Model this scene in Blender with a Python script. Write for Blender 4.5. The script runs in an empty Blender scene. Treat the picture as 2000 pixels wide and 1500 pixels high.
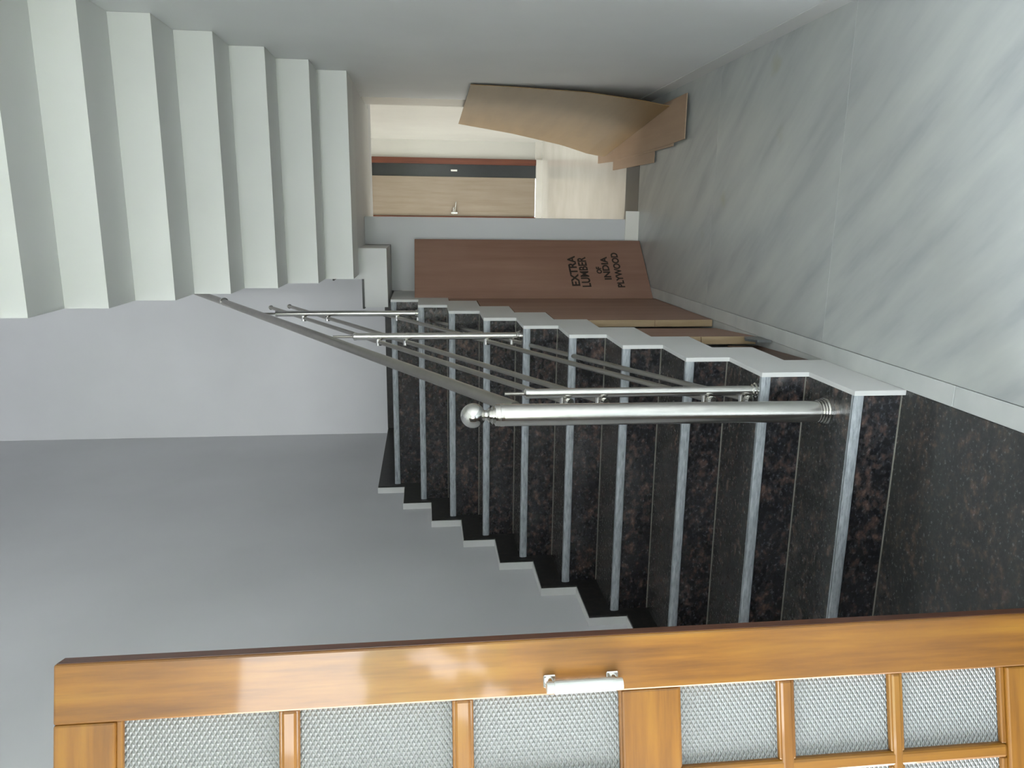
import bpy, bmesh, math, random
from mathutils import Vector, Matrix

random.seed(7)
C = bpy.context.scene.collection
S = bpy.context.scene

# ------------------------------------------------------------------ camera
PITCH, YAW, ROLL, EYE, FPX = 0.11334, 0.22496, 0.01370, 1.43787, 1451.3
cp, sp, cy, sy = math.cos(PITCH), math.sin(PITCH), math.cos(YAW), math.sin(YAW)
fwd = Vector((-sy * cp, cy * cp, -sp))
rgt = Vector((cy, sy, 0))
dwn = fwd.cross(rgt)
r2 = math.cos(ROLL) * rgt + math.sin(ROLL) * dwn
d2 = -math.sin(ROLL) * rgt + math.cos(ROLL) * dwn
cam = bpy.data.cameras.new('camera')
cam.sensor_width = 36.0
cam.lens = 36.0 * FPX / 2000.0
cam.clip_start = 0.02
camo = bpy.data.objects.new('camera', cam)
C.objects.link(camo)
# the phone was held sideways: image right = down in the room
camo.matrix_world = Matrix(((d2.x, r2.x, -fwd.x, 0.0), (d2.y, r2.y, -fwd.y, 0.0),
                            (d2.z, r2.z, -fwd.z, EYE), (0, 0, 0, 1)))
S.camera = camo

# ------------------------------------------------------------------ light
SKY = 10.0
w = bpy.data.worlds.new('sky')
S.world = w
w.use_nodes = True
wt = w.node_tree
wt.nodes.clear()
wo = wt.nodes.new('ShaderNodeOutputWorld')
wb = wt.nodes.new('ShaderNodeBackground')
wc = wt.nodes.new('ShaderNodeTexCoord')
wsx = wt.nodes.new('ShaderNodeSeparateXYZ')
wr = wt.nodes.new('ShaderNodeValToRGB')
wr.color_ramp.elements[0].position = 0.0
wr.color_ramp.elements[0].color = (0.95, 0.97, 0.96, 1)
wr.color_ramp.elements[1].position = 0.7
wr.color_ramp.elements[1].color = (0.72, 0.84, 0.95, 1)
wt.links.new(wc.outputs['Generated'], wsx.inputs[0])
wt.links.new(wsx.outputs['Z'], wr.inputs[0])
wt.links.new(wr.outputs[0], wb.inputs[0])
wb.inputs[1].default_value = SKY
wt.links.new(wb.outputs[0], wo.inputs[0])


def area(name, loc, direction, sx, sz, watts, col, portal=False):
    l = bpy.data.lights.new(name, 'AREA')
    l.shape = 'RECTANGLE'
    l.size, l.size_y = sx, sz
    l.energy = watts
    l.color = col
    if portal:
        l.cycles.is_portal = True
    o = bpy.data.objects.new(name, l)
    o.location = loc
    o.rotation_euler = Vector(direction).to_track_quat('-Z', 'Z').to_euler()
    C.objects.link(o)
    return o


# daylight through the openings of the house, plus an added fill upstairs
area('entrance_daylight', (-0.45, -2.68, 1.80), (0, 1, 0), 2.3, 1.9, 10, (1, 1, 1), portal=True)
area('side_door_daylight', (-1.90, 0.575, 1.06), (1, 0, 0), 0.93, 2.1, 10, (1, 1, 1), portal=True)
area('upstairs_fill', (-1.0, -2.55, 4.8), (0, 1, -0.1), 1.4, 1.6, 105, (0.96, 0.98, 1.0))  # added fill lamp for the stairwell, no window behind it
area('back_room_daylight', (-2.9, 7.6, 1.6), (1, 0, -0.1), 2.4, 1.6, 48, (1.0, 0.985, 0.94))

S.view_settings.view_transform = 'Standard'
S.view_settings.look = 'None'
S.view_settings.gamma = 1.0
S.view_settings.use_curve_mapping = False
S.view_settings.exposure = 0.8


# ------------------------------------------------------------------ materials
def lin(r, g, b):
    f = lambda c: ((c / 255 + 0.055) / 1.055) ** 2.4 if c > 10 else c / 255 / 12.92
    return (f(r), f(g), f(b), 1)


class NT:
    def __init__(self, name):
        self.m = bpy.data.materials.new(name)
        self.m.use_nodes = True
        self.t = self.m.node_tree
        self.b = self.t.nodes['Principled BSDF']

    def n(self, kind, **kw):
        x = self.t.nodes.new('ShaderNode' + kind)
        for k, v in kw.items():
            if k in x.inputs:
                x.inputs[k].default_value = v
            else:
                setattr(x, k, v)
        return x

    def l(self, a, b):
        self.t.links.new(a, b)

    def coord(self, scale=(1, 1, 1), out='Object', rot=(0, 0, 0)):
        c = self.n('TexCoord')
        m = self.n('Mapping')
        m.inputs['Scale'].default_value = scale
        m.inputs['Rotation'].default_value = rot
        self.l(c.outputs[out], m.inputs[0])
        return m.outputs[0]

    def noise(self, vec, scale, detail=3, rough=0.5):
        x = self.n('TexNoise', Scale=scale, Detail=detail, Roughness=rough)
        self.l(vec, x.inputs['Vector'])
        return x.outputs['Fac']

    def ramp(self, fac, stops, interp='LINEAR'):
        r = self.n('ValToRGB')
        r.color_ramp.interpolation = interp
        e = r.color_ramp.elements
        while len(e) < len(stops):
            e.new(0.5)
        for x, (p, c) in zip(e, stops):
            x.position = p
            x.color = c
        self.l(fac, r.inputs[0])
        return r.outputs[0]

    def mix(self, fac, a, b, mode='MIX'):
        x = self.n('Mix', data_type='RGBA', blend_type=mode)
        if isinstance(fac, (int, float)):
            x.inputs[0].default_value = fac
        else:
            self.l(fac, x.inputs[0])
        for s, i in ((a, 6), (b, 7)):
            if isinstance(s, tuple):
                x.inputs[i].default_value = s
            else:
                self.l(s, x.inputs[i])
        return x.outputs[2]

    def base(self, c):
        if isinstance(c, tuple):
            self.b.inputs['Base Color'].default_value = c
        else:
            self.l(c, self.b.inputs['Base Color'])

    def set(self, **kw):
        for k, v in kw.items():
            k = k.replace('_', ' ')
            if isinstance(v, (int, float, tuple)):
                self.b.inputs[k].default_value = v
            else:
                self.l(v, self.b.inputs[k])
        return self

    def bump(self, h, strength, dist=0.005):
        x = self.n('Bump', Strength=strength, Distance=dist)
        self.l(h, x.inputs['Height'])
        self.l(x.outputs[0], self.b.inputs['Normal'])


def paint(name, col, rough=0.55, mottle=0.05, tone=None):
    t = NT(name)
    v = t.coord()
    f = t.noise(v, 1.3, 4)
    dark = tuple(c * (1 - mottle * 2) for c in col[:3]) + (1,)
    t.base(t.ramp(f, [(0.3, dark), (0.7, col)]))
    t.set(Roughness=rough)
    t.b.inputs['Specular IOR Level'].default_value = 0.35
    t.bump(t.noise(v, 140, 2), 0.08, 0.002)
    return t.m


M_wall = paint('white_wall_paint', (0.83, 0.845, 0.845, 1))
M_left = paint('lilac_wall_paint', (0.69, 0.695, 0.71, 1))
M_soffit = paint('white_soffit_paint', (0.80, 0.81, 0.79, 1))
M_cream = paint('cream_wall_paint', (0.73, 0.725, 0.68, 1), 0.2)
M_string = paint('white_string_paint', (0.74, 0.74, 0.73, 1))

# black granite with brown flecks
def granite(name, dust):
    t = NT(name)
    v = t.coord((1, 1.3, 1.3))
    n_big = t.noise(v, 7.0, 3)
    n_mid = t.noise(v, 30.0, 4, 0.6)
    n_fine = t.noise(v, 75.0, 4, 0.6)
    k1 = t.n('Math', operation='MULTIPLY_ADD'); t.l(n_big, k1.inputs[0]); k1.inputs[1].default_value = 0.33; t.l(n_mid, k1.inputs[2])
    brown = t.ramp(k1.outputs[0], [(0.62, (0.012, 0.012, 0.014, 1)), (0.71, (0.028, 0.024, 0.024, 1)), (0.80, (0.075, 0.049, 0.042, 1)), (0.90, (0.15, 0.096, 0.08, 1))])
    grain = t.ramp(n_fine, [(0.42, (0, 0, 0, 1)), (0.56, (0.010, 0.011, 0.013, 1)), (0.75, (0.026, 0.028, 0.034, 1))])
    c = t.mix(1.0, brown, grain, 'ADD')
    if dust:
        film = t.noise(t.coord((0.8, 3, 3)), 2.2, 4)
        c = t.mix(t.ramp(film, [(0.25, (dust * 0.4,) * 3 + (1,)), (0.75, (dust,) * 3 + (1,))]), c, (0.165, 0.17, 0.15, 1))
    t.base(c)
    t.set(Roughness=t.ramp(n_fine, [(0.3, (0.16, 0.16, 0.16, 1)), (0.7, (0.30, 0.30, 0.30, 1))]))
    t.b.inputs['Specular IOR Level'].default_value = 0.75
    return t.m


M_granite = granite('black_granite', 0.0)
M_tread = granite('dusty_black_granite', 0.24)

t = NT('dull_black_granite')
v = t.coord()
t.base(t.ramp(t.noise(v, 40, 3), [(0.45, (0.008, 0.008, 0.008, 1)), (0.75, (0.030, 0.026, 0.022, 1))]))
t.set(Roughness=0.4)
M_skirt = t.m

t = NT('granite_edge_painted_sheen')  # sky reflection on the polished nosing, put into the base colour
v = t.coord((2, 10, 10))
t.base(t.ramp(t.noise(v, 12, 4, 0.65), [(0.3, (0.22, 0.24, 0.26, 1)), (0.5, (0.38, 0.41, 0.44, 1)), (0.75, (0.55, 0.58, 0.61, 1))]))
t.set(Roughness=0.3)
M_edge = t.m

# white-grey veined marble
t = NT('grey_white_marble')
v = t.coord((1, 1, 1), 'Object', (0, 0, 0.9))
oi = t.n('ObjectInfo')
off = t.n('VectorMath', operation='MULTIPLY_ADD')
t.l(oi.outputs['Random'], off.inputs[0]); off.inputs[1].default_value = (7, 3, 5)
t.l(v, off.inputs[2])
st = t.n('Mapping'); st.inputs['Scale'].default_value = (0.9, 4.2, 1)
t.l(off.outputs[0], st.inputs[0])
n1 = t.noise(st.outputs[0], 2.2, 6, 0.55)
n2 = t.noise(off.outputs[0], 1.6, 4)
c1 = t.ramp(n1, [(0.30, (0.36, 0.38, 0.385, 1)), (0.47, (0.455, 0.475, 0.465, 1)), (0.66, (0.52, 0.54, 0.515, 1))])
c2 = t.mix(t.ramp(n2, [(0.35, (0.4, 0.4, 0.4, 1)), (0.65, (0, 0, 0, 1))]), c1, (0.42, 0.435, 0.425, 1))
# yellow-brown spots worn into the stone
sp_ = t.n('TexVoronoi', Scale=2.3); t.l(off.outputs[0], sp_.inputs['Vector'])
spn = t.n('Math', operation='MULTIPLY_ADD'); t.l(t.noise(off.outputs[0], 14, 3), spn.inputs[0])
spn.inputs[1].default_value = 0.16; t.l(sp_.outputs['Distance'], spn.inputs[2])
spf = t.ramp(spn.outputs[0], [(0.12, (0.6, 0.6, 0.6, 1)), (0.21, (0, 0, 0, 1))])
t.base(t.mix(spf, c2, (0.36, 0.355, 0.235, 1)))
t.set(Roughness=0.33)
M_marble = t.m

t = NT('plain_marble_border')
v = t.coord()
t.base(t.ramp(t.noise(v, 6, 5), [(0.3, (0.50, 0.52, 0.51, 1)), (0.7, (0.62, 0.63, 0.61, 1))]))
t.set(Roughness=0.4)
M_border = t.m

t = NT('white_gloss_tile')
v = t.coord()
t.base(t.ramp(t.noise(v, 3, 4), [(0.3, (0.72, 0.70, 0.64, 1)), (0.7, (0.82, 0.80, 0.75, 1))]))
t.set(Roughness=0.18)
M_tile = t.m


def wood(name, c_dark, c_mid, c_light, axis, rough=0.25, coat=0.0, scale=1.0, coat_rough=0.1):
    t = NT(name)
    s = [16 * scale] * 3
    s[axis] = 1.1 * scale
    v = t.coord(tuple(s))
    n1 = t.noise(v, 1.6, 6, 0.62)
    n2 = t.noise(v, 6.0, 3)
    big = t.noise(t.coord((3, 3, 3)), 1.0, 2)
    c = t.ramp(n1, [(0.28, c_dark), (0.5, c_mid), (0.72, c_light)])
    c = t.mix(t.ramp(n2, [(0.55, (0, 0, 0, 1)), (0.8, (0.35, 0.35, 0.35, 1))]), c, c_dark)
    c = t.mix(t.ramp(big, [(0.35, (0.3, 0.3, 0.3, 1)), (0.65, (0, 0, 0, 1))]), c, c_dark)
    t.base(c)
    t.set(Roughness=rough)
    if coat:
        t.b.inputs['Coat Weight'].default_value = coat
        t.b.inputs['Coat Roughness'].default_value = coat_rough
    return t.m


TK = ((0.105, 0.038, 0.004, 1), (0.225, 0.092, 0.008, 1), (0.30, 0.140, 0.014, 1))
M_teak_z = wood('varnished_teak_upright', *TK, 2, 0.4, 0.42, 1.0, 0.06)
M_teak_x = wood('varnished_teak_crosswise', *TK, 0, 0.4, 0.42, 1.0, 0.06)
M_teak_end = wood('dark_teak_edge', (0.05, 0.015, 0.008, 1), (0.09, 0.03, 0.014, 1), (0.14, 0.05, 0.02, 1), 2, 0.4)
M_board = wood('red_brown_ply', (0.26, 0.142, 0.098, 1), (0.335, 0.195, 0.145, 1), (0.38, 0.23, 0.172, 1), 2, 0.5, 0, 0.35)
M_lip = wood('pale_wood_lipping', (0.33, 0.23, 0.125, 1), (0.45, 0.33, 0.20, 1), (0.54, 0.42, 0.27, 1), 2, 0.5)
M_dboard = wood('dark_brown_ply', (0.05, 0.026, 0.016, 1), (0.11, 0.055, 0.032, 1), (0.16, 0.085, 0.05, 1), 1, 0.5)
M_tan = wood('tan_hardboard', (0.20, 0.113, 0.034, 1), (0.245, 0.145, 0.047, 1), (0.28, 0.17, 0.062, 1), 1, 0.45, 0, 0.3)
M_tan2 = wood('pink_tan_hardboard', (0.36, 0.24, 0.155, 1), (0.43, 0.295, 0.20, 1), (0.49, 0.345, 0.24, 1), 1, 0.45, 0, 0.3)
M_beech = wood('pale_laminate', (0.31, 0.25, 0.185, 1), (0.37, 0.305, 0.235, 1), (0.40, 0.335, 0.265, 1), 2, 0.35)
M_redwood = wood('red_brown_frame', (0.10, 0.028, 0.014, 1), (0.16, 0.045, 0.022, 1), (0.22, 0.07, 0.035, 1), 2, 0.4)


def plain(name, col, rough=0.5, metal=0.0):
    t = NT(name)
    v = t.coord()
    d = tuple(c * 0.9 for c in col[:3]) + (1,)
    t.base(t.ramp(t.noise(v, 20, 2), [(0.3, d), (0.7, col)]))
    t.set(Roughness=rough, Metallic=metal)
    return t.m


M_steel = plain('brushed_steel', (0.72, 0.705, 0.67, 1), 0.25, 1.0)
M_chrome = plain('polished_steel', (0.72, 0.71, 0.68, 1), 0.12, 1.0)
M_rail = plain('dull_steel_pipe', (0.42, 0.40, 0.365, 1), 0.34, 1.0)
M_satin = plain('satin_nickel', (0.66, 0.68, 0.65, 1), 0.38, 0.75)
M_grout = plain('pale_grout', (0.27, 0.26, 0.225, 1), 0.6)
M_ink = plain('black_stencil_ink', (0.035, 0.026, 0.022, 1), 0.7)
M_darkglass = plain('dark_grey_panel', (0.030, 0.034, 0.037, 1), 0.25)
M_sill = plain('grey_granite_threshold', (0.10, 0.105, 0.11, 1), 0.3)
M_gap = plain('dark_shadow_gap', (0.02, 0.02, 0.02, 1), 0.8)
M_leaf = plain('garden_leaf', (0.22, 0.34, 0.05, 1), 0.6)
M_lawn = plain('garden_ground', (0.30, 0.30, 0.26, 1), 0.9)

# obscured glass with a diamond pattern pressed into it
t = NT('diamond_patterned_glass')
c = t.n('TexCoord')
sx = t.n('SeparateXYZ'); t.l(c.outputs['Object'], sx.inputs[0])


def wave(a, bsign, period):
    m = t.n('Math', operation='MULTIPLY_ADD')
    t.l(sx.outputs['X'], m.inputs[0]); m.inputs[1].default_value = bsign
    t.l(sx.outputs['Z'], m.inputs[2])
    k = t.n('Math', operation='MULTIPLY'); t.l(m.outputs[0], k.inputs[0]); k.inputs[1].default_value = math.pi / period
    s_ = t.n('Math', operation='SINE'); t.l(k.outputs[0], s_.inputs[0])
    a_ = t.n('Math', operation='ABSOLUTE'); t.l(s_.outputs[0], a_.inputs[0])
    return a_.outputs[0]


mn = t.n('Math', operation='MINIMUM')
t.l(wave(0, 0.62, 0.0095), mn.inputs[0]); t.l(wave(0, -0.62, 0.0095), mn.inputs[1])
t.base(t.ramp(mn.outputs[0], [(0.0, (0.56, 0.58, 0.57, 1)), (0.5, (0.39, 0.41, 0.405, 1))]))
t.set(Roughness=0.16)
t.b.inputs['Transmission Weight'].default_value = 0.35
t.b.inputs['IOR'].default_value = 1.45
t.bump(mn.outputs[0], 1.0, 0.0035)
M_glass = t.m


# ------------------------------------------------------------------ builders
def tag(o, label=None, cat=None, group=None, kind=None):
    if label: o['label'] = label
    if cat: o['category'] = cat
    if group: o['group'] = group
    if kind: o['kind'] = kind
    return o


def thing(name, loc, label, cat, group=None, kind=None, rotz=0.0):
    o = bpy.data.objects.new(name, None)
    o.empty_display_size = 0.05
    C.objects.link(o)
    o.location = loc
    o.rotation_euler = (0, 0, rotz)
    return tag(o, label, cat, group, kind)


def root_loc(parent):
    p, v = parent, Vector((0, 0, 0))
    while p is not None:
        v += p.location
        p = p.parent
    return v


def link(name, bm, mat, parent=None, local=False, smooth=False):
    if parent is not None and not local:
        bmesh.ops.translate(bm, vec=-root_loc(parent), verts=bm.verts)
    bmesh.ops.recalc_face_normals(bm, faces=bm.faces)
    me = bpy.data.meshes.new(name)
    bm.to_mesh(me)
    bm.free()
    me.materials.append(mat)
    if smooth:
        for p in me.polygons:
            p.use_smooth = True
    o = bpy.data.objects.new(name, me)
    C.objects.link(o)
    if parent is not None:
        o.parent = parent
    return o


def bm_box(bm, x0, x1, y0, y1, z0, z1, bevel=0.0, seg=1):
    r = bmesh.ops.create_cube(bm, size=1.0)
    vs = r['verts']
    bmesh.ops.scale(bm, vec=(x1 - x0, y1 - y0, z1 - z0), verts=vs)
    bmesh.ops.translate(bm, vec=((x0 + x1) / 2, (y0 + y1) / 2, (z0 + z1) / 2), verts=vs)
    if bevel:
        es = list({e for v in vs for e in v.link_edges})
        bmesh.ops.bevel(bm, geom=es, offset=bevel, segments=seg, affect='EDGES', profile=0.5)


def box(name, ext, mat, parent=None, bevel=0.0, local=False, seg=1):
    bm = bmesh.new()
    bm_box(bm, *ext, bevel=bevel, seg=seg)
    return link(name, bm, mat, parent, local)


def struct(name, ext, mat, parent=None, bevel=0.0):
    o = box(name, ext, mat, parent, bevel)
    if parent is None:
        o['kind'] = 'structure'
    return o


def prism(name, pts, a0, a1, axis, mat, parent=None, local=False):
    """pts: outline in the two other axes, pushed along axis from a0 to a1"""
    bm = bmesh.new()

    def P(p, a):
        return (a, p[0], p[1]) if axis == 'x' else ((p[0], a, p[1]) if axis == 'y' else (p[0], p[1], a))
    f0 = bm.faces.new([bm.verts.new(P(p, a0)) for p in pts])
    r = bmesh.ops.extrude_face_region(bm, geom=[f0])
    vs = [g for g in r['geom'] if isinstance(g, bmesh.types.BMVert)]
    d = {'x': (a1 - a0, 0, 0), 'y': (0, a1 - a0, 0), 'z': (0, 0, a1 - a0)}[axis]
    bmesh.ops.translate(bm, vec=d, verts=vs)
    return link(name, bm, mat, parent, local)


def bm_tube(bm, p0, p1, r0, r1=None, n=16):
    p0, p1 = Vector(p0), Vector(p1)
    d = p1 - p0
    q = d.to_track_quat('Z', 'Y').to_matrix().to_4x4()
    m = Matrix.Translation((p0 + p1) / 2) @ q
    bmesh.ops.create_cone(bm, cap_ends=True, segments=n, radius1=r0, radius2=r0 if r1 is None else r1,
                          depth=d.length, matrix=m)


def tube(name, p0, p1, r, mat, parent=None, r1=None, n=16, local=False):
    bm = bmesh.new()
    bm_tube(bm, p0, p1, r, r1, n)
    o = link(name, bm, mat, parent, local)
    for p in o.data.polygons:
        p.use_smooth = len(p.vertices) == 4
    o.data.set_sharp_from_angle(angle=0.8)
    return o


def lathe(name, cx, cyy, prof, mat, parent, n=24):
    bm = bmesh.new()
    rings = []
    for r, z in prof:
        rings.append([bm.verts.new((cx + r * math.cos(2 * math.pi * k / n), cyy + r * math.sin(2 * math.pi * k / n), z)) for k in range(n)])
    for a, b in zip(rings, rings[1:]):
        for k in range(n):
            bm.faces.new((a[k], a[(k + 1) % n], b[(k + 1) % n], b[k]))
    bm.faces.new(rings[0][::-1])
    bm.faces.new(rings[-1])
    o = link(name, bm, mat, parent)
    for p in o.data.polygons:
        p.use_smooth = len(p.vertices) == 4
    o.data.set_sharp_from_angle(angle=0.5)
    return o


# ------------------------------------------------------------------ measures
R, T, Y1 = 0.165, 0.2743, 2.0355
XW, XL, XS, XR = -1.716, -1.6712, -0.5018, 0.7185
ny = lambda k: Y1 + (k - 1) * T
LAND = ny(10)          # front of the landing
ZL = 10 * R            # 1.65
YB = 5.80              # wall behind the landing
YE = 5.035             # wall below the landing, with the way into the back room
TOP = 6.2

# ------------------------------------------------------------------ the setting
fl = struct('floor', (XW, XR, -2.6, 5.06, -0.10, -0.012), M_border)
for y0, y1 in ((-2.6, -0.94), (-0.94, 0.22), (0.22, 1.38), (1.38, 2.54), (2.54, 3.70), (3.70, 5.06)):
    box('marble_slab', (-0.440, XR, y0 + 0.0003, y1 - 0.0003, -0.012, 0.0), M_marble, fl, 0.0006)
for y0, y1 in ((-2.6, -0.3), (-0.3, 2.06)):
    box('granite_slab', (XW, -0.5030, y0 + 0.001, y1 - 0.001, -0.012, 0.0), M_tread, fl, 0.0012)
for y0, y1 in ((-2.6, 0.35), (0.35, 1.83), (1.83, 3.3), (3.3, 5.06)):
    box('border_strip', (-0.5015, -0.4415, y0 + 0.001, y1 - 0.001, -0.012, 0.003), M_border, fl, 0.001)
box('under_stair_slab', (XW, -0.5030, 2.061, 5.06, -0.012, -0.001), M_border, fl)

struct('wall_right', (XR, XR + 0.15, -2.6, 5.06, -0.1, TOP), M_wall)
# left wall with the doorway
wl = struct('wall_left', (XW - 0.18, XW, 1.05, YB, -0.1, TOP), M_left)
struct('wall_left_front', (XW - 0.18, XW, -2.6, 0.10, -0.1, TOP), M_left)
struct('wall_left_over_door', (XW - 0.18, XW, 0.10, 1.05, 2.15, TOP), M_left)
struct('wall_back', (XW, -0.352, YB, YB + 0.15, 1.4, TOP), M_left)
struct('wall_back_upper', (-0.352, XR + 0.35, 5.66, YB + 0.15, 1.835, TOP), M_left)
wu = struct('wall_under_landing', (XW, -0.02, YE, YE + 0.36, -0.1, ZL - 0.166), M_left)
box('wall_head', (-0.5, -0.02, YE, YE + 0.36, ZL - 0.166, 1.664), M_left, wu)
box('wall_head', (-0.198, -0.02, YE, YE + 0.36, 1.664, 1.831), M_left, wu)
struct('wall_right_back', (XR + 0.001, XR + 0.15, 5.062, 5.66, 2.76, TOP), M_wall)
struct('wall_right_inner', (XR + 0.001, XR + 0.15, 5.401, 5.659, 1.837, 2.75), M_wall)
struct('ceiling', (XW, XR, -2.6, 5.95, TOP, TOP + 0.12), M_wall)
struct('ceiling_foyer', (XW, XR, -2.6, 1.50, 3.25, 3.40), M_wall)
# front wall with the large opening
struct('wall_front_left', (XW, -1.60, -2.75, -2.6, -0.1, TOP), M_wall)
struct('wall_front_right', (0.70, XR + 0.15, -2.75, -2.6, -0.1, TOP), M_wall)
struct('wall_front_sill', (-1.60, 0.70, -2.75, -2.6, -0.1, 0.85), M_wall)
struct('wall_front_over', (-1.60, 0.70, -2.75, -2.6, 2.75, TOP), M_wall)
wf = struct('window_1', (-1.60, 0.70, -2.73, -2.66, 0.85, 0.90), M_teak_x)
box('window_frame', (-1.60, -1.55, -2.73, -2.66, 0.90, 2.75), M_teak_z, wf)
box('window_frame', (0.65, 0.70, -2.73, -2.66, 0.90, 2.75), M_teak_z, wf)
box('window_frame', (-1.55, 0.65, -2.73, -2.66, 2.70, 2.75), M_teak_x, wf)
box('window_mullion', (-0.475, -0.425, -2.73, -2.66, 0.90, 2.70), M_teak_z, wf)
# outside, seen only in reflections
struct('garden_ground', (-9, 9, -14, -2.8, -0.3, -0.15), M_lawn)
# jamb lining of the side doorway
tr = struct('trim_1', (XW - 0.19, XW + 0.012, 1.03, 1.052, 0, 2.15), M_teak_z)
box('door_lining', (XW - 0.19, XW + 0.012, 0.098, 0.120, 0, 2.15), M_teak_z, tr)
box('door_lining', (XW - 0.19, XW + 0.012, 0.12, 1.03, 2.128, 2.15), M_teak_x, tr)

# skirting: white plaster upstand following the steps, faced in black granite
def skirt_profile(dz, dy, y_first=1.08):
    pts = [(y_first, 0.0)]
    pts.append((y_first, 0.106 + dz))
    for k in range(1, 11):
        z_prev = (k - 1) * R + 0.106 + dz
        pts.append((ny(k) - 0.038 + dy, z_prev))
        pts.append((ny(k) - 0.038 + dy, k * R + 0.106 + dz))
    pts.append((YB, ZL + 0.106 + dz))
    # back down under the treads
    pts.append((YB, ZL - 0.02))
    pts.append((LAND + 0.06, ZL - 0.02))
    for k in range(10, 0, -1):
        pts.append((ny(k) + 0.06, k * R - 0.02))
        pts.append((ny(k) + 0.06, (k - 1) * R - 0.02 if k > 1 else 0.0))
    return pts


bl = prism('baseboard_left', skirt_profile(0, 0), XW, XL - 0.008, 'x', M_string)
bl['kind'] = 'structure'
prism('granite_facing', skirt_profile(-0.003, 0.004), XL - 0.008, XL, 'x', M_skirt, bl)
struct('baseboard_right', (XR - 0.003, XR - 0.0005, -2.6, 5.06, 0.0, 0.09), M_string)
bb = struct('baseboard_back', (XL, -0.56, YB - 0.014, YB, ZL, ZL + 0.106), M_skirt)

# ------------------------------------------------------------------ lower staircase
TH, TZ = 0.21, 0.18     # thickness of the folded slab, along and down
st1 = thing('staircase', (-1.1, Y1, 0), 'lower straight flight of black granite steps with white painted sides climbing to the landing', 'staircase', kind='structure')


def body_profile(inset_y, inset_z):
    pts = [(ny(1) + inset_y, 0.0)]
    for k in range(1, 11):
        pts.append((ny(k) + inset_y, k * R - inset_z))
        if k < 10:
            pts.append((ny(k + 1) + inset_y, k * R - inset_z))
    yend = YE - 0.003
    pts.append((yend, ZL - inset_z))
    pts.append((yend, ZL - TZ))
    pts.append((ny(10) + TH, ZL - TZ))
    for k in range(9, 1, -1):
        pts.append((ny(k + 1) + TH, k * R - TZ))
        pts.append((ny(k) + TH, k * R - TZ))
    pts.append((ny(2) + TH, 0.0))
    return pts


prism('flight_slab', body_profile(0.036, 0.035), XW + 0.001, -0.517, 'x', M_soffit, st1)
prism('stringer', body_profile(0.0, 0.0), -0.517, XS, 'x', M_string, st1)
for k in range(1, 11):
    y0 = ny(k)
    y1 = ny(k + 1) + 0.018 if k < 10 else YB
    tr_ = box('tread', (XL, -0.517, y0 + 0.014, y1, k * R - 0.035, k * R), M_tread, st1)
    # rounded front edge of the tread slab, sky reflection painted on in pale grey
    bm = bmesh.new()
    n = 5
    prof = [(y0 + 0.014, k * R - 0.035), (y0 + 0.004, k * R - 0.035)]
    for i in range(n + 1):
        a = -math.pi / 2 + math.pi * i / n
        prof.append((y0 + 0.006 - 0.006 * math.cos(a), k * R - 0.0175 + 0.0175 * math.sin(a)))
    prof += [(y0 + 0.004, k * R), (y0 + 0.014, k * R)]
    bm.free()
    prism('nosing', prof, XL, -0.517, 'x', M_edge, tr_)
    box('grout_line', (XL, -0.517, y0 + 0.0145, y0 + 0.0185, (k - 1) * R + 0.0002, (k - 1) * R + 0.0030), M_grout, tr_)
    box('riser', (XL, -0.517, y0 + 0.018, y0 + 0.036, (k - 1) * R + (0.0 if k > 1 else 0.0), k * R - 0.035), M_granite, st1)

# landing block and the two steps turning towards the upper flight
ld = thing('landing', (-1.0, LAND, ZL), 'half landing at the head of the lower flight with two white steps rising to the right', 'landing', kind='structure')
prism('landing_slab', [(XW + 0.001, ZL - 0.165), (-0.548, ZL - 0.165), (-0.548, ZL - 0.036), (XW + 0.001, ZL - 0.036)], YE + 0.001, YB, 'y', M_soffit, ld)
prism('turning_steps', [(-0.547, 1.665), (-0.547, 1.803), (-0.380, 1.803), (-0.380, 1.975), (XR - 0.001, 1.975), (XR - 0.001, 1.832), (-0.2, 1.832), (-0.2, 1.668)],
      LAND, 5.655, 'y', M_string, ld)
box('tread', (-0.556, -0.380, LAND - 0.006, 5.655, 1.803, 1.815), M_skirt, ld)
box('tread', (-0.389, XR - 0.002, LAND - 0.006, 5.655, 1.975, 1.985), M_skirt, ld)
prism('slab_front', [(-0.3525, 1.832), (-0.3525, 1.980), (XR - 0.001, 1.980), (XR - 0.001, 1.832)], 4.1746, LAND - 0.007, 'y', M_soffit, ld)

# ------------------------------------------------------------------ upper staircase (seen from below)
T2, RR2, YF, ZF = 0.2593, 0.1533, 4.1746, 1.832
st2 = thing('staircase', (0.2, 3.0, 2.5), 'upper flight seen from below, a white stepped soffit rising towards the camera along the right wall', 'staircase', kind='structure')
NF = 9
low, up = [], []
for j in range(NF):
    y = YF - j * T2
    low += [(y, ZF + j * RR2 if j else 1.981), (y, ZF + (j + 1) * RR2)]
low.append((YF - NF * T2, ZF + NF * RR2))
for j in range(NF):
    y = YF + 0.15 - j * T2
    up += [(y, 1.981 + j * RR2), (y, 1.981 + (j + 1) * RR2)]
up.append((YF - NF * T2, 1.981 + NF * RR2))
prism('flight_slab', low + up[::-1], -0.3525, XR - 0.001, 'x', M_soffit, st2)
for j in range(1, NF + 1):
    y = YF + 0.15 - (j - 1) * T2
    z = 1.981 + j * RR2
    y_end = max(y - T2, YF - NF * T2)
    box('tread', (-0.36, XR - 0.002, y_end, y + 0.012, z, z + 0.02), M_granite, st2)
struct('ceiling_upper_landing', (-0.3525, XR, 1.50, YF - NF * T2 - 0.002, 3.21, 3.40), M_wall)

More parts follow.
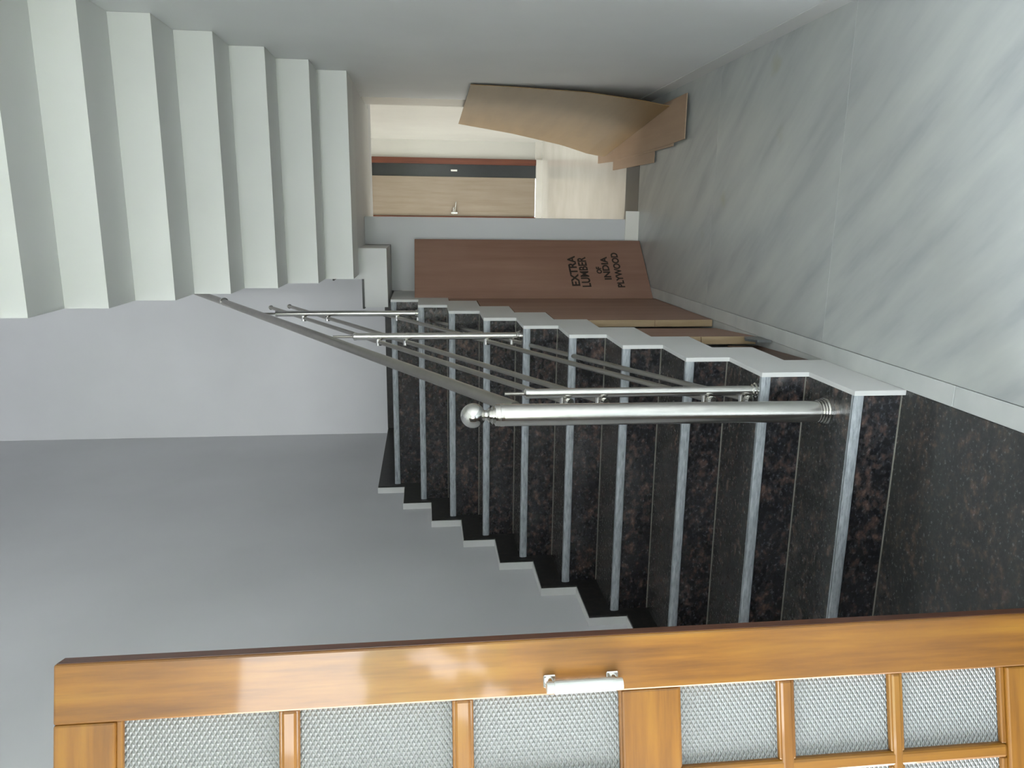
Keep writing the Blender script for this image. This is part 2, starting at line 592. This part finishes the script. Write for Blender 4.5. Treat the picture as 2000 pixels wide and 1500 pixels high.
# ------------------------------------------------------------------ stair railing
XP = -0.57
rl = thing('stair_railing', (-0.604, 2.186, R), 'stainless steel stair railing with ball topped newel post, pipe handrail and four thin rails', 'railing')
nx, nyy = -0.604, 2.186
lx = 0.010       # slight lean seen in the photograph
pn = tube('newel_post', (nx, nyy, R + 0.02), (nx + lx * 0.3, nyy + 0.012, 1.225), 0.0345, M_steel, rl, n=32)
lathe('base_flange', nx, nyy, [(0.047, R), (0.047, R + 0.006), (0.0425, R + 0.0065), (0.0425, R + 0.014), (0.039, R + 0.0145), (0.039, R + 0.022), (0.036, R + 0.0225), (0.036, R + 0.030), (0.034, R + 0.031)], M_chrome, pn, 32)
tx, ty = nx + lx * 0.3, nyy + 0.012
lathe('newel_collar', tx, ty, [(0.036, 1.205), (0.036, 1.216), (0.031, 1.220), (0.034, 1.224), (0.034, 1.232), (0.026, 1.236), (0.029, 1.241), (0.022, 1.246), (0.025, 1.251), (0.016, 1.257), (0.016, 1.266)], M_chrome, pn, 32)
bm = bmesh.new()
bmesh.ops.create_uvsphere(bm, u_segments=32, v_segments=20, radius=0.0385, matrix=Matrix.Translation((tx, ty, 1.300)))
link('ball_finial', bm, M_chrome, pn, smooth=True)

hz = lambda y: 1.192 + 0.5775 * (y - 2.322)       # height of the handrail along the flight
hr = tube('handrail', (XP - 0.020, 2.245, 1.165), (XP, 5.62, hz(5.62)), 0.021, M_rail, rl, n=20)
tube('rail_ring', (XP, 5.00, hz(5.00)), (XP, 5.018, hz(5.018)), 0.026, M_chrome, hr)
posts = [(2.345, 2 * R), (3.54, 6 * R), (4.39, 9 * R)]
for i, (py, pz) in enumerate(posts):
    ztop = hz(py) - (0.09, 0.12, 0.09)[i]
    b = tube('baluster', (XP, py, pz), (XP, py, ztop), 0.0165, M_steel, rl)
    tube('saddle_pin', (XP, py, ztop), (XP, py, hz(py) - 0.018), 0.006, M_rail, b, n=10)
    lathe('base_flange', XP, py, [(0.026, pz), (0.026, pz + 0.005), (0.021, pz + 0.008), (0.021, pz + 0.014), (0.017, pz + 0.018)], M_chrome, b, 20)
    lathe('top_cap', XP, py, [(0.0185, ztop - 0.006), (0.0185, ztop + 0.004), (0.010, ztop + 0.010)], M_chrome, b, 16)
ends = [((2.345, -0.215), (4.90, -0.250)), ((2.345, -0.335), (4.96, -0.390)), ((2.345, -0.700), (4.55, -0.785)), ((2.345, -0.830), (4.46, -0.905))]
for (ya, da), (yb, db) in ends:
    off = -0.026
    f = lambda y: hz(y) + da + (db - da) * (y - ya) / (yb - ya)
    p0, p1 = Vector((XP + off, ya - 0.03, f(ya - 0.03))), Vector((XP + off, yb, f(yb)))
    ra = tube('rail', p0, p1, 0.0105, M_rail, rl, n=12)
    for py, pz in posts:
        if py < yb:
            c0 = Vector((XP + off, py, f(py)))
            tube('rail_clip', c0 + Vector((0.014, 0, 0)), c0 + Vector((-0.016, 0, 0)), 0.0145, M_chrome, ra, n=12)
    tube('rail_cap', p0, p0 + (p1 - p0).normalized() * 0.012, 0.0145, M_chrome, ra, n=12)
    tube('rail_cap', p1 - (p1 - p0).normalized() * 0.012, p1, 0.0145, M_chrome, ra, n=12)

# ------------------------------------------------------------------ the open glazed door
DW, DH, DT = 0.914, 2.094, 0.040
aa = 0.263
dirv = Vector((math.cos(aa), math.sin(aa), 0))
per = Vector((-math.sin(aa), math.cos(aa), 0))
s_right = -0.434
hinge = dirv * (s_right - DW) + per * 1.419
dr = thing('door_1', (hinge.x, hinge.y, 0.010), 'open varnished orange wood door glazed with small diamond patterned panes, standing at the left', 'door', kind='structure', rotz=aa)
X = lambda s: s - (s_right - DW)       # distance from the hinge side
B = 0.004


def dbox(name, x0, x1, z0, z1, mat, parent=dr, y0=0.0, y1=DT, bevel=B):
    return box(name, (x0, x1, y0, y1, z0, z1), mat, parent, bevel, local=True, seg=2)


stile = dbox('stile', DW - 0.106, DW, 0, DH, M_teak_z)
dbox('stile_edge', DW - 0.0005, DW + 0.0012, 0.004, DH - 0.004, M_teak_end, stile, 0.004, DT - 0.004, 0)
dbox('stile', 0, 0.100, 0, DH, M_teak_z)
xi0, xi1 = 0.100, DW - 0.106
zrows = [(1.703, 1.983), (1.386, 1.674), (1.064, 1.354), (0.743, 0.949), (0.508, 0.716), (0.266, 0.486)]
dbox('top_rail', xi0, xi1, 1.990, DH, M_teak_x)
dbox('lock_rail', xi0, xi1, 0.949, 1.064, M_teak_x)
dbox('bottom_rail', xi0, xi1, 0, 0.258, M_teak_x)
for z0, z1 in ((1.674, 1.703), (1.354, 1.386), (0.716, 0.743), (0.486, 0.508)):
    dbox('muntin', xi0, xi1, z0, z1, M_teak_x, y0=0.004, y1=DT - 0.004, bevel=0.006)
npan = 4
pw = (xi1 - xi0 - 3 * 0.028) / npan
for zlo, zhi in ((0.258, 0.949), (1.064, 1.990)):
    for i in range(1, npan):
        x = xi0 + i * pw + (i - 1) * 0.028
        dbox('muntin', x, x + 0.028, zlo, zhi, M_teak_z, y0=0.005, y1=DT - 0.005, bevel=0.006)
for z0, z1 in zrows:
    for i in range(npan):
        x = xi0 + i * (pw + 0.028)
        dbox('glass_pane', x - 0.003, x + pw + 0.003, z0 - 0.006, z1 + 0.008, M_glass, y0=0.019, y1=0.024, bevel=0)
# glazing beads at the foot and head of each pane
for z0, z1 in zrows:
    for i in range(npan):
        x = xi0 + i * (pw + 0.028)
        dbox('glazing_bead', x, x + pw, z1 - 0.004, z1 + 0.008, M_teak_x, y0=0.007, y1=0.019, bevel=0.003)
        dbox('glazing_bead', x, x + pw, z0 - 0.008, z0 + 0.004, M_teak_x, y0=0.007, y1=0.019, bevel=0.003)
# pull handle on the lock stile
hx = X(-0.520)
hd = bpy.data.objects.new('pull_handle', None)
C.objects.link(hd)
hd.parent = dr
hd.empty_display_size = 0.03
for zc in (1.205, 1.083):
    bm = bmesh.new()
    bm_box(bm, hx - 0.004, hx + 0.020, -0.006, 0.0, zc - 0.012, zc + 0.012, 0.002)
    bm_tube(bm, (hx + 0.008, -0.004, zc), (hx + 0.008, -0.038, zc), 0.0085, n=14)
    link('handle_mount', bm, M_chrome, hd, local=True)
bm = bmesh.new()
bm_tube(bm, (hx + 0.008, -0.036, 1.086), (hx + 0.008, -0.036, 1.202), 0.0125, n=20)
bm_tube(bm, (hx + 0.008, -0.036, 1.196), (hx + 0.008, -0.036, 1.216), 0.0105, n=16)
bm_tube(bm, (hx + 0.008, -0.036, 1.072), (hx + 0.008, -0.036, 1.092), 0.0105, n=16)
hb = link('handle_grip', bm, M_satin, hd, local=True)
for z in (0.25, 1.05, 1.85):
    bm = bmesh.new()
    bm_tube(bm, (-0.004, -0.004, z - 0.05), (-0.004, -0.004, z + 0.05), 0.006, n=12)
    link('hinge', bm, M_steel, dr, local=True)

# ------------------------------------------------------------------ back room
BY = 9.43
struct('floor_back_room', (-3.0, 0.90, 5.40, BY + 0.1, -0.10, 0.0), M_tile)
struct('trim_2', (-0.02, XR + 0.02, 5.062, 5.40, -0.10, 0.001), M_sill)
struct('wall_back_room_right', (0.872, 1.0, 5.06, BY + 0.1, -0.1, 2.75), M_cream)
struct('wall_jamb_right', (XR + 0.001, 0.90, 5.061, 5.40, -0.1, 2.75), M_cream)
struct('wall_back_room_left', (-3.15, -3.0, 5.40, BY + 0.1, -0.1, 2.75), M_cream)
wbf = struct('wall_back_room_front', (-3.0, -0.021, 5.397, 5.45, -0.1, 1.484), M_cream)
box('wall_head', (-0.5, -0.021, 5.397, 5.45, 1.484, 1.664), M_cream, wbf)
box('wall_head', (-0.198, -0.021, 5.397, 5.45, 1.664, 1.831), M_cream, wbf)
struct('wall_back_room_lintel', (-3.0, 0.90, 5.955, 6.0, 1.84, 2.75), M_cream)
struct('ceiling_back_room', (-3.0, 1.0, 5.96, BY + 0.1, 2.75, 2.85), M_cream)
struct('wall_back_room_end_left', (-3.0, -0.055, BY, BY + 0.12, -0.1, 2.75), M_cream)
struct('wall_back_room_end_right', (0.665, 0.90, BY, BY + 0.12, -0.1, 2.75), M_cream)
struct('wall_back_room_end_over', (-0.055, 0.665, BY, BY + 0.12, 2.12, 2.75), M_cream)
struct('baseboard_under_landing', (-0.60, 0.035, YE - 0.012, YE, 0.0, 0.092), M_tile)
struct('trim_3', (-0.055, 0.664, BY - 0.05, BY + 0.12, 0.0, 0.075), M_tile)
struct('baseboard_back_room', (0.665, 0.872, BY - 0.02, BY, 0.0, 0.09), M_tile)
fd = thing('door_2', (0.3, BY, 0.075), 'far pale wooden door with red brown frame, dark side panel and bright lever handle in the back room', 'door', kind='structure')
box('door_frame', (0.595, 0.665, BY - 0.03, BY + 0.08, 0.075, 2.12), M_redwood, fd, 0.004)
box('door_frame', (-0.055, -0.022, BY - 0.03, BY + 0.08, 0.075, 2.12), M_redwood, fd, 0.004)
box('door_frame', (-0.022, 0.595, BY - 0.03, BY + 0.08, 2.07, 2.12), M_redwood, fd, 0.004)
box('side_panel', (0.447, 0.595, BY + 0.005, BY + 0.05, 0.075, 2.07), M_darkglass, fd)
lf = box('door_leaf', (-0.022, 0.447, BY - 0.01, BY + 0.05, 0.08, 2.07), M_beech, fd, 0.003)
tube('lever_handle', (0.035, BY - 0.05, 1.075), (0.150, BY - 0.05, 1.060), 0.007, M_chrome, lf, n=10)
tube('lever_handle', (0.0, BY - 0.05, 1.095), (0.085, BY - 0.05, 1.090), 0.007, M_chrome, lf, n=10)
box('handle_plate', (0.005, 0.030, BY - 0.055, BY - 0.009, 1.04, 1.12), M_chrome, lf, 0.003)
box('panel_catch', (0.51, 0.535, BY - 0.012, BY + 0.006, 1.04, 1.12), M_steel, fd, 0.003)

# ------------------------------------------------------------------ boards stored below the stairs
# big stencilled sheet standing across the corner
A = Vector((-0.158, 4.971, 0)); Bv = Vector((-0.483, 4.621, 0))
ud = (Bv - A).normalized()
nn = Vector((ud.y, -ud.x, 0))
if nn.y > 0: nn = -nn
rot = math.atan2((-ud).y, (-ud).x)
L1 = 0.60
base = A + ud * L1
bd = thing('wooden_board', (base.x, base.y, 0.004), 'tall red brown plywood board with black stencilled lettering, leaning under the landing', 'board', rotz=rot)
box('panel', (0, L1, 0.0, 0.028, 0, 1.505), M_board, bd, 0.002, local=True)


def board_text(txt, s_left, z, size, squeeze=1.0):
    cu = bpy.data.curves.new('stencil_lettering', 'FONT')
    cu.body = txt
    cu.size = size
    cu.extrude = 0.0004
    cu.offset = 0.0020
    tmp = bpy.data.objects.new('tmp', cu)
    C.objects.link(tmp)
    dg = bpy.context.evaluated_depsgraph_get()
    me = bpy.data.meshes.new_from_object(tmp.evaluated_get(dg))
    bpy.data.objects.remove(tmp)
    me.materials.clear()
    me.materials.append(M_ink)
    o = bpy.data.objects.new('stencil_lettering', me)
    C.objects.link(o)
    o.parent = bd
    o.rotation_euler = (math.pi / 2, math.radians(-1.5), 0)
    o.scale = (squeeze, 1, 1)
    o.location = (L1 - s_left, -0.0006, z - 0.004)
    return o


board_text('EXTRA', 0.410, 0.462, 0.072, 1.18)
board_text('LUMBER', 0.418, 0.392, 0.078, 0.92)
board_text('__', 0.285, 0.520, 0.060)
board_text('OF', 0.300, 0.305, 0.045)
board_text('INDIA', 0.355, 0.250, 0.062, 1.2)
board_text('PLYWOOD', 0.420, 0.172, 0.062, 0.98)


def edge_board(label, y0, xf, tilt, thick, mat, prof, joint):
    """a board on its long edge, its top cut on the slope of the stairs; prof: (distance from the front, height)"""
    o = thing('wooden_board', (xf, y0, 0.004), label, 'board', rotz=tilt)
    L = prof[-1][0]
    prism('panel', [(0.006, 0.0), (L, 0.0)] + [(max(a, 0.006), h) for a, h in reversed(prof)], -thick, 0.0, 'x', mat, o, local=True)
    zs = [0.0] + joint + [prof[0][1]]
    for a, b in zip(zs, zs[1:]):
        box('edge_lipping', (-thick, 0.0005, 0.0, 0.0055, a + 0.0012, b - 0.0012), M_lip, o, 0.0018, local=True)
    return o


edge_board('brown board with pale edge strip below the stairs, next to the stencilled board', 3.585, -0.503, 0.0, 0.034, M_board,
           [(0.0, 0.638), (0.038, 0.638), (0.038, 0.80), (0.312, 0.80), (0.312, 0.965), (0.586, 0.965), (0.586, 1.13), (0.86, 1.13), (0.86, 1.29), (0.975, 1.29)], [0.30])
edge_board('brown board with pale edge strip below the stairs, next to the low dark board', 3.075, -0.505, 0.07, 0.034, M_board,
           [(0.0, 0.473), (0.275, 0.473), (0.275, 0.638), (0.46, 0.638)], [0.25])
o = thing('wooden_board', (-0.515, 2.525, 0.004), 'low dark brown board tucked under the bottom steps beside the marble strip', 'board', rotz=0.05)
box('panel', (-0.03, 0, 0, 0.53, 0, 0.138), M_dboard, o, 0.002, local=True)
o = thing('stone_offcut', (-0.503, 2.93, 0.004), 'streaked grey black stone offcut leaning on the low dark board', 'stone offcut', rotz=0.03)
prism('offcut', [(0.0, 0.0), (0.135, 0.0), (0.13, 0.062), (0.07, 0.085), (0.015, 0.055)], -0.006, 0.004, 'x', M_sill, o, local=True)

# ------------------------------------------------------------------ tan sheets by the right wall
def sheet_surface(name, rows, thick, mat, parent):
    """rows: list of point rows (world), skinned and thickened"""
    bm = bmesh.new()
    g = [[bm.verts.new(p) for p in r] for r in rows]
    for a, b in zip(g, g[1:]):
        for i in range(len(a) - 1):
            bm.faces.new((a[i], a[i + 1], b[i + 1], b[i]))
    bmesh.ops.recalc_face_normals(bm, faces=bm.faces)
    bmesh.ops.solidify(bm, geom=bm.faces[:], thickness=thick)
    return link(name, bm, mat, parent, smooth=False)


def lerp_prof(prof, z):
    for (z0, x0), (z1, x1) in zip(prof, prof[1:]):
        if z0 <= z <= z1:
            f = (z - z0) / (z1 - z0)
            return x0 + (x1 - x0) * f
    return prof[-1][1]


near = [(0.0245, 0.628), (0.17, 0.652), (0.51, 0.690), (0.94, 0.706), (1.182, 0.711)]
far = [(0.0245, 0.462), (0.15, 0.478), (0.36, 0.540), (0.76, 0.619), (1.176, 0.680)]
rows = []
for i in range(13):
    f = i / 12
    rows.append([(lerp_prof(near, z) * (1 - f) + lerp_prof(far, z) * f, 4.42 + 1.58 * f, z) for z in [0.0245 + 1.150 * j / 16 for j in range(17)]])
sh = thing('hardboard_sheet', (0.6, 4.42, 0), 'tan hardboard sheet standing bowed against the right wall', 'sheet')
sheet_surface('panel', rows, 0.004, M_tan, sh)
flat = [
    ('flat tan hardboard sheet on top of the pile, its square end nearest the camera', [(0.655, 4.128), (0.418, 4.128), (0.411, 4.42), (0.411, 5.60), (0.655, 5.60)], 0.0190),
    ('flat tan hardboard sheet just below the top one, showing a short notch', [(0.655, 4.300), (0.398, 4.335), (0.400, 5.70), (0.655, 5.70)], 0.0138),
    ('flat tan hardboard sheet reaching furthest into the corridor from the pile', [(0.655, 4.690), (0.330, 4.710), (0.341, 5.757), (0.640, 5.757)], 0.0086),
    ('flat tan hardboard sheet at the bottom of the pile, running into the back room', [(0.655, 5.20), (0.385, 5.20), (0.425, 6.30), (0.655, 6.30)], 0.0034),
]
for lab, pts, z in flat:
    o = thing('hardboard_sheet', (pts[1][0], pts[1][1], z), lab, 'sheet')
    prism('panel', pts, z, z + 0.0046, 'z', M_tan2, o)

# ------------------------------------------------------------------ hedge outside the front window (only in reflections)
hg = thing('garden_hedge', (-0.5, -5.2, -0.15), 'leafy hedge outside the front window', 'hedge', kind='structure')
bm = bmesh.new()
for i in range(260):
    c = Vector((random.uniform(-3.5, 2.5), random.uniform(-5.6, -5.0), random.uniform(-0.1, 2.0)))
    m = Matrix.Translation(c) @ Matrix.Rotation(random.uniform(0, 6.28), 4, Vector((random.random() + .1, random.random(), random.random())).normalized()) @ Matrix.Diagonal((1, 1, 0.35, 1))
    bmesh.ops.create_icosphere(bm, subdivisions=1, radius=random.uniform(0.16, 0.30), matrix=m)
h = link('foliage', bm, M_leaf, hg)
h['kind'] = 'stuff'
